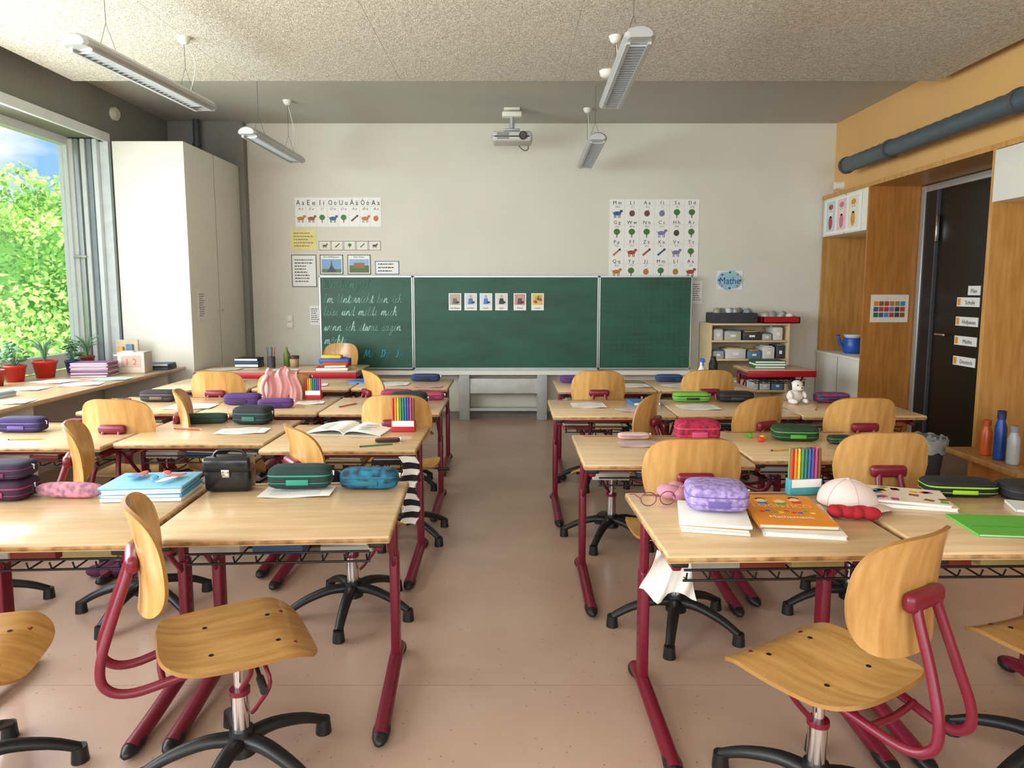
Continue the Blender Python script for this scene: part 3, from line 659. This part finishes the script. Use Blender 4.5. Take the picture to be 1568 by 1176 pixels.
b.obj('pink_plush_pouch',(.59,2.45,ZT))
b=B()
for i in range(6): b.ell((-.05+.022*i,.008*math.sin(i*2),.022),(.05,.07,.042),C('#A51A26',.9),12,8,rot=(0,.2,i))
b.obj('red_mitten',(1.12,2.23,ZT),-10)
markers(1.08,2.51,8,9,.18)
b=B(); 
b.lathe([(.10*math.cos(t),.085*math.sin(t)) for t in [i*math.pi/2/8 for i in range(9)]],(0,0,.002),C('#E2CFC8',.85),24)
def brim(u,v): return (.075*u*(1-.15*(v+1)/2), -.085-.07*(v+1)/2*(1-.35*u*u), .006+.008*(1-u*u))
b.grid(brim,10,6,C('#DCC0B8',.85),.003); b.ell((0,0,.088),(.014,.014,.008),C('#D8AEAA'),10,6)
for i in range(6):
    a=i*math.pi/3; b.tube([(.1005*math.cos(t)*math.cos(a),.1005*math.cos(t)*math.sin(a),.002+.0855*math.sin(t)) for t in [j*math.pi/2/8 for j in range(9)]],.0010,C('#CDB0A8'),5)
b.obj('baseball_cap',(1.19,2.40,ZT),25)
def flow(b,z):
    for i in range(18): b.box((random.uniform(-.12,.12),random.uniform(-.08,.08),z),(.03,.024,.001),C(random.choice(['#D9602A','#E8B23A','#4A8AC0','#C0408A','#6AA84A','#8A5A2A'])),rot=(0,0,i))
book(1.41,2.42,'#E9E2D2',.27,.20,.014,-14,nm='picture_book',deco=flow); book(1.405,2.415,'#E8D9C8',.25,.19,.01,-20,z=ZT+.016,nm='picture_book',deco=flow)
pcase(1.65,2.51,'#15181A','#9ACB2A',.25,.11,.06,-6); pcase(1.87,2.46,'#1A1A1D','#333333',.18,.14,.06,0)
def fol(b,z): b.box((.0,-.02,z),(.30,.002,.001),C('#3A8A2A')); b.cyl((.0,-.05,z),(.0,-.05,z+.004),.01,C('#2A6A20'))
book(1.61,2.14,'#5DB040',.34,.20,.008,-6,nm='green_folder',deco=fol); book(1.83,2.32,'#E2E2DC',.20,.12,.01,-20)
b=B()
def tis(u,v): return (.07*u+.02*v*u,.02*math.sin(7*u+2*v)+.02*v,-.075*v+.02*math.sin(5*u))
b.grid(tis,14,10,paper_m,.001); b.obj('paper_tissue',(.49,2.06,.575))
# R2
pcase(.93,3.44,'#B01A4A','#D0507A',.22,.12,.11,0,pmat('pink_dots','#B8203E','#7A1030',60)); paper(.62,3.34,0,.2,.12,c='#D8B8B8'); pcase(.62,3.48,'#D8B8B0','#B09088',.16,.06,.03)
pcase(1.43,3.46,'#1A3A20','#58A83A',.22,.13,.075,-5); pcase(1.62,3.37,'#1E2A22','#3A6A3A',.12,.06,.04)
for i,(c,x) in enumerate((('#D23A2A',1.24),('#D8B23A',1.27),('#58A83A',1.22))):
    b=B(); b.box((0,0,.012),(.03,.02,.024),C(c),.005); b.cyl((0,0,.012),(.02,.03,.012),.004,C(c)); b.obj('pencil_sharpener',(x,3.4+.05*i,ZT),i*40)
# R3 / R4
book(.88,4.58,'#2A6FB0',.18,.16,.02,5); paper(.50,4.5,0,.22,.2); paper(.76,4.33,20,.18,.13,c='#D8C8C0')
pcase(1.22,4.68,'#6AAE3A','#2A2A2A',.25,.10,.065); pcase(1.52,4.68,'#18181C','#3A3A3A',.24,.1,.07); paper(1.2,4.42,0,.25,.2); book(1.58,4.38,'#C8A868',.19,.25,r=70)
pcase(2.16,4.65,'#1A3A6A','#10203A',.23,.09,.065,0,pmat('blue_red_print','#20487A','#A02A3A',50)); paper(2.25,4.38,0,.3,.2)
b=B(); wh=C('#DED8CE',.95); dk=C('#3A2A26',.95)
b.ell((0,0,.045),(.11,.10,.09),wh); b.ell((0,-.02,.115),(.085,.085,.08),wh); b.ell((0,-.06,.105),(.045,.04,.032),wh); b.ell((0,-.08,.11),(.014,.01,.01),dk,8,6)
for s_ in (-1,1):
    b.ell((s_*.045,-.01,.115),(.022,.04,.06),dk,10,8,rot=(0,s_*.3,0)); b.ell((s_*.018,-.058,.126),(.009,.006,.011),C('#101010'),8,6)
    b.ell((s_*.045,-.055,.018),(.036,.08,.034),wh,12,8,rot=(0,0,-s_*.3)); b.ell((s_*.05,-.03,.06),(.03,.06,.032),wh,12,8,rot=(.8,0,0))
b.ell((.03,.02,.075),(.04,.05,.035),dk,10,8); b.obj('plush_dog_toy',(1.90,4.62,ZT),10)
for x,y,c,d_ in ((.5,5.65,'#5A3A7A','#3A2A5A'),(.75,5.65,'#7A2A5A','#4A1A3A'),(1.30,5.72,'#2A4A7A','#1A2A3A')): pcase(x,y,c,d_,.22,.09,.06)
paper(.95,5.45,0,.26,.2); paper(1.35,5.45,14,.3,.2)
stack(2.5,6.78,['#2F6A3A','#3A8A4A','#2A5A3A'],.3,.22,ZT,0,t=.02)
b=B(); b.lathe([(0,0),(.035,0),(.038,.09),(.015,.14),(.013,.17)],(0,0,0),C('#E0E0E0')); b.box((0,-.01,.185),(.025,.07,.03),C('#2A5FC0'),.006); b.box((0,-.02,.16),(.01,.012,.04),C('#2A5FC0'),.003); b.box((0,-.037,.06),(.04,.002,.05),C('#3A7AD0')); b.obj('spray_bottle',(1.55,5.64,ZT))
b=B(); b.lathe([(0,0),(.035,0),(.036,.15),(.022,.19),(.022,.21),(0,.212)],(0,0,0),C('#1A1A1C')); b.obj('drinking_bottle',(1.66,5.70,ZT))
for x,y,r,c in ((.95,3.2,-30,'#2A68A4'),(1.3,3.22,15,'#D8A23A'),(-.65,3.31,20,'#3A7A4A'),(-1.75,3.7,-12,'#C93A2A'),(-2.45,3.45,8,'#D8A23A'),(-1.07,4.5,60,'#C93A2A'),(1.95,4.4,65,'#D8A23A'),(-.6,4.26,-10,'#2A68A4')): pencil(x,y,r,c)
# front shelf unit
b=B(); x0,x1=2.12,2.97; y0,y1=7.42,7.86
for x in (x0,x1-.02): b.bx(x,x+.02,y0,y1,0,1.1,birch_m,.002)
for z in (.06,.36,.70,.90,1.08): b.bx(x0+.02,x1-.02,y0,y1,z,z+.02,birch_m,.002)
b.bx(x0,x1,y1-.01,y1,0,1.1,birch_m)
random.seed(4)
for z in (.38,.72,.92):
    x=x0+.04
    while x<x1-.12:
        w=random.uniform(.09,.24); h=random.uniform(.06,.14); w=min(w,x1-.03-x)
        b.box((x+w/2,7.58,z+h/2),(w-.01,.25,h),C(random.choice(['#D4D2CA','#B8B4A8','#D4D2CA','#5A7A9A','#3A3A40','#CACAC4','#A8AAA6'])),.006)
        b.box((x+w/2,7.452,z+h*.5),(w*.3,.002,h*.25),paper_m)
        for q in range(2): b.box((x+w/2,7.5+q*.1,z+h+.006),(w*.7,.06,.012),C(random.choice(['#D8D6D0','#C9A24A','#4A6A8A','#8A8A86'])),.003)
        x+=w+.01
b.obj('open_shelf_unit')
b=B(); b.box((0,0,.055),(.48,.3,.11),M('dark_felt','#3B3B40',.9),.01); 
for i in range(12): b.ell((-.18+.033*i,random.uniform(-.08,.08),.12),(.09,.10,.07+.04*random.random()),C(random.choice(['#C8CCC8','#8A9298','#A8A088','#D8DAD4'])),7,5,rot=(i,i,0))
b.obj('storage_basket',(2.40,7.62,1.10))
b=B(); b.bx(-.2,.2,-.14,.14,0,.01,redb_m); 
for a in ((-.2,.2,-.14,-.13),(-.2,.2,.13,.14),(-.2,-.19,-.14,.14),(.19,.2,-.14,.14)): b.bx(*a,0,.07,redb_m)
for i in range(7): b.ell((-.14+.045*i,.03*math.sin(i*3),.075),(.10,.12,.06+.05*(i==2)),C(random.choice(['#B8BCB8','#C8A070','#9AA0A0','#E0E0DC'])),7,5,rot=(i,0,i))
b.obj('red_storage_tray',(2.89,7.60,1.10))
b=B(); bl=C('#2458B0',.35)
b.lathe([(0,0),(.08,0),(.10,.03),(.10,.13),(.085,.16),(.09,.165)],(0,0,0),bl)
b.tube(smooth_pts([(-.09,0,.05),(-.13,0,.10),(-.16,0,.19)]),[.016]*10+[.012],bl,10); b.lathe([(.0,0),(.03,.02)],(-.16,0,.18),bl,12)
b.tube(smooth_pts([(.09,0,.14),(.15,0,.17),(.15,0,.08),(.10,0,.03)]),.010,bl,8)
b.lathe([(0,.14),(.07,.15),(.09,.19),(.095,.20),(.085,.195),(0,.15)],(0,0,0),C('#DDE6EC')); b.obj('watering_can',(3.66,7.45,.781),0)
b=B(); b.lathe([(0,0),(.12,0),(.15,.31),(.155,.32)],(0,0,0),dgrey_m,28)
bag=C('#A8ABAE',.3); vs=[];n=40
for k,(r,z) in enumerate([(.05,.22),(.135,.27),(.160,.325),(.167,.32),(.163,.26),(.167,.22)]):
    for j in range(n): a=2*math.pi*j/n; q=r+.006*math.sin(j*3+k)+(.004 if k>2 else 0)*math.cos(j*5); vs.append((q*math.cos(a),q*math.sin(a),z+.012*math.sin(j*1.7)*(k in(2,5))))
b.add(vs,[(i*n+j,i*n+(j+1)%n,(i+1)*n+(j+1)%n,(i+1)*n+j) for i in range(5) for j in range(n)],bag,True)
b.obj('waste_bin',(3.20,5.31,0))
def bottle(x,y,c,h,cap):
    b=B(); m=C(c,.3); b.lathe([(0,0),(.036,0),(.038,.01),(.038,h*.66),(.024,h*.8),(.024,h*.84)],(0,0,0),m); b.lathe([(.027,h*.84),(.027,h),(0,h)],(0,0,0),C(cap)); b.obj('water_bottle',(x,y,.291))
bottle(3.36,4.84,'#D0602A',.25,'#B04A1A'); bottle(3.36,4.70,'#1F4A9A',.34,'#1A2A5A'); bottle(3.36,4.57,'#B8BCC0',.26,'#8A8E92')
def pot(x,y,c,r,h,kind):
    b=B(); m=C(c,.35); b.lathe([(0,0),(r*.75,0),(r,h*.85),(r*1.08,h*.86),(r*1.08,h),(r*.95,h),(r*.9,h*.85),(0,h*.85)],(0,0,0),m)
    b.lathe([(0,0),(r*.9,0)],(0,0,h*.87),C('#3A2A1E',.9)); g=[C('#5F8A6A',.5),C('#7AA87A',.5),C('#4E7A56',.5)]
    for i in range(26 if kind=='spike' else 34):
        a=random.uniform(0,6.28); L=random.uniform(.14,.26); t=random.uniform(.3,.8)
        if kind=='spike':
            P=smooth_pts([(0,0,h*.86),(math.cos(a)*L*.3*t,math.sin(a)*L*.3*t,h+L*.5),(math.cos(a)*L*t,math.sin(a)*L*t,h+L*(1-.45*t))],4)
            b.tube(P,[.009*(1-.9*k/(len(P)-1)) for k in range(len(P))],random.choice(g),6,flat=.4)
        else:
            p=(math.cos(a)*L*.5*t,math.sin(a)*L*.5*t,h+random.uniform(.02,.17)); b.tube([(0,0,h*.86),p],.002,g[0],5)
            b.ell(p,(.05,.045,.012),random.choice(g),8,4,rot=(random.uniform(-.6,.6),random.uniform(-.6,.6),a))
    b.obj('potted_plant',(x,y,.7455))
random.seed(11)
pot(-3.86,5.36,'#B5241F',.075,.13,'leaf'); pot(-3.80,5.62,'#C22A20',.085,.14,'spike'); pot(-3.78,5.95,'#2A3A7A',.06,.11,'leaf'); pot(-3.84,6.25,'#8A3A2A',.06,.12,'spike'); pot(-3.83,5.1,'#9A2A22',.07,.12,'leaf')
zc=.7455
stack(-3.48,5.76,['#8A5A8A','#7A4A6A','#A07AA0','#6A4A6A','#9A6A8A','#8A5A7A','#B08AA0','#7A4A6A','#8A5A8A'],.30,.22,zc,8,'magazine_stack',.014)
b=B(); b.box((0,0,.09),(.22,.16,.18),C('#D0C4B6'),.004); b.box((0,-.081,.10),(.16,.002,.10),C('#B8A08A')); b.box((-.03,-.05,.18),(.1,.05,.02),C('#E6E0D2'),.003); b.text('1 2',(0,-.083,.07),.08,C('#D04A7A'),maxw=.12); b.obj('cardboard_box',(-3.27,6.0,zc),5)
b=B(); b.box((0,0,.13),(.12,.14,.01),paper_m); b.box((0,.06,.13),(.2,.02,.26),C('#C8B89A'),.003); b.box((.03,.04,.11),(.06,.02,.22),C('#5A7A9A'),.003); b.box((-.05,.03,.1),(.05,.02,.2),C('#D8A04A'),.003); b.box((0,0,.01),(.22,.16,.02),C('#C8B89A')); b.obj('magazine_holder',(-3.50,6.25,zc))
stack(-3.2,6.24,['#3A4A6A','#2A2A34','#4A6A8A'],.26,.2,zc,5,'folder_stack',.02)
for x,y,r,c in ((-3.5,4.95,5,'#A9D4DA'),(-3.25,5.2,20,'#E6E6DE'),(-3.55,5.36,-10,'#F0EFE6'),(-3.20,5.52,8,'#B9D9CF'),(-3.2,4.35,12,'#DDE4E8')): paper(x,y,r,.28,.20,z=zc,c=c)
stack(-3.5,4.55,['#C9D2D6','#7AA8C0','#E2E0D6'],.3,.22,zc,-8,t=.015)
b=B(); pm=C('#5E2A52',.9)
for i in range(7): b.ell((-.12+.04*i,.03*math.sin(i*2),.028+.01*(i%2)),(.11,.10,.055),pm,12,8,rot=(i*.3*.2,0,i))
b.obj('purple_scarf',(-2.0,3.42,0))
b=B()
for i in range(11): 
    f=lambda u,v,i=i:(.04*u+.012*math.sin(i+v),.012*math.cos(2*u),-.030*i-.015*(v+1))
    b.grid(f,6,2,C('#15151A' if i%2 else '#E8E6E0',.9),.008)
b.obj('striped_scarf',(-.49,3.24,.665))
b=B(); b.tube(smooth_pts([(0,0,.33),(.02,0,.36),(.05,0,.33)]),.005,blk_m,6); b.box((.02,0,.17),(.28,.16,.33),M('dark_backpack','#1B1B26',.8),.05,seg=3); b.box((.02,-.09,.12),(.2,.05,.17),C('#262636',.8),.02); b.obj('school_backpack',(-1.22,4.2,0),10)

# ------------------------------------------------------------------ outside
leafs=[M('leaf_light_glow','#C2E27C',.6,emit=.5),M('leaf_mid_glow','#9CCA62',.6,emit=.42),M('leaf_dark_glow','#76A84E',.7,emit=.3)]  # faint emission puts daylight brightness into the leaf colours
def tree(x,y,zt,r,n=7000):
    b=B(); zc_=zt-r*1.3
    b.tube([(0,0,-4),(.1,0,zc_-1),(0,.1,zc_)],[.25,.18,.1],C('#5A4632',.9),10)
    b.ell((0,0,zc_),(r*1.5,r*1.5,r*1.9),M('foliage_core_glow','#6AA244',.9,c2='#4E8A30',scale=3,emit=.2),16,12)  # core glows slightly as well, brightness put into its colour
    lobes=[(random.gauss(0,.5)*r,random.gauss(0,.5)*r,zc_+random.uniform(-1.1,.95)*r,random.uniform(.22,.5)*r) for _ in range(24)]
    vs={0:[],1:[],2:[]}
    for i in range(n):
        l=random.choice(lobes); d=Vector((random.gauss(0,1),random.gauss(0,1),random.gauss(0,1))).normalized()
        p=Vector(l[:3])+d*l[3]*random.uniform(.7,1.2); s_=random.uniform(.045,.095)
        a=Vector((random.gauss(0,1),random.gauss(0,1),random.gauss(0,1))).normalized(); c=a.cross(d+Vector((.01,0,0))).normalized()
        k=0 if d.z>.1 and random.random()<.75 else (1 if random.random()<.55 else 2)  # upward-facing leaves mostly take the palest green: top light put into colour
        vs[k]+= [p-a*s_,p+c*s_*.6,p+a*s_,p-c*s_*.6]
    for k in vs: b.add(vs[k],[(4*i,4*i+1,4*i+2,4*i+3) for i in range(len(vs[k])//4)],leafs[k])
    b.obj('tree',(x,y,0))
for t in ((-11.6,16,3.4,2.1,10000),(-9.9,17,4.1,2.0,9000),(-11.3,18.6,4.6,2.2,9000),(-13.8,18.5,4.2,2.3,9000),(-15,23,5.6,3),(-18,24,5.6,3.0),(-10.5,13.2,1.2,1.6,9000),(-8.8,12.6,.6,1.5)): tree(*t)
b=B()
def hill(u,v): return (-60+60*u, 60+20*v, -4+9*(v+1)/2+1.6*math.sin(u*7)*(v+1)/2)
b.grid(hill,40,6,M('distant_forest','#7EA86A',.9,c2='#5E8A54',scale=.6)); b.obj('distant_hill')
b=B(); b.bx(-80,-4.8,-40,90,-4.2,-4,M('grass_ground','#7FAE4C',.9,c2='#6A9A3E',scale=.4)); b.obj('outdoor_ground')

# ------------------------------------------------------------------ world & lights
w=D.worlds.new('World'); S.world=w; w.use_nodes=True; nt=w.node_tree; N=nt.nodes; L=nt.links
bg=N['Background']; tc=N.new('ShaderNodeTexCoord'); mp=N.new('ShaderNodeMapping'); mp.inputs['Scale'].default_value=(2.2,2.2,6)
n=N.new('ShaderNodeTexNoise'); n.inputs['Scale'].default_value=2; n.inputs['Detail'].default_value=8
r=N.new('ShaderNodeValToRGB'); r.color_ramp.elements[0].position=.38; r.color_ramp.elements[1].position=.54
r.color_ramp.elements[0].color=lin('#8EBEEC'); r.color_ramp.elements[1].color=lin('#F4F8FC')
L.new(tc.outputs['Generated'],mp.inputs[0]); L.new(mp.outputs[0],n.inputs['Vector']); L.new(n.outputs['Fac'],r.inputs[0]); L.new(r.outputs[0],bg.inputs[0]); bg.inputs[1].default_value=1.3
def area(name,loc,rot,sx,sy,e,c=(1,1,1)):
    l=D.lights.new(name,'AREA'); l.shape='RECTANGLE'; l.size=sx; l.size_y=sy; l.energy=e; l.color=c
    o=D.objects.new(name,l); S.collection.objects.link(o); o.location=loc; o.rotation_euler=[math.radians(a) for a in rot]; return o
area('window_daylight',(-4.02,1.7,1.85),(0,-90,0),1.9,7.2,440,(.92,.97,1))
area('rear_fill_light',(0,YB+.05,1.9),(90,0,0),5.8,1.8,165,(.95,.98,1))  # added fill lamp at the invented rear window
sl=D.lights.new('sun','SUN'); sl.energy=4; sl.angle=.02; so=D.objects.new('sun',sl); S.collection.objects.link(so); so.rotation_euler=(math.radians(38),0,math.radians(20))
# ------------------------------------------------------------------ camera
cam=D.cameras.new('camera'); co=D.objects.new('camera',cam); S.collection.objects.link(co); S.camera=co
cam.sensor_width=36; cam.lens=24.43; cam.shift_y=-.0166; cam.clip_start=.05
co.location=(0,0,1.45); co.rotation_euler=(math.radians(90-6.28),0,0)
S.view_settings.view_transform='Standard'
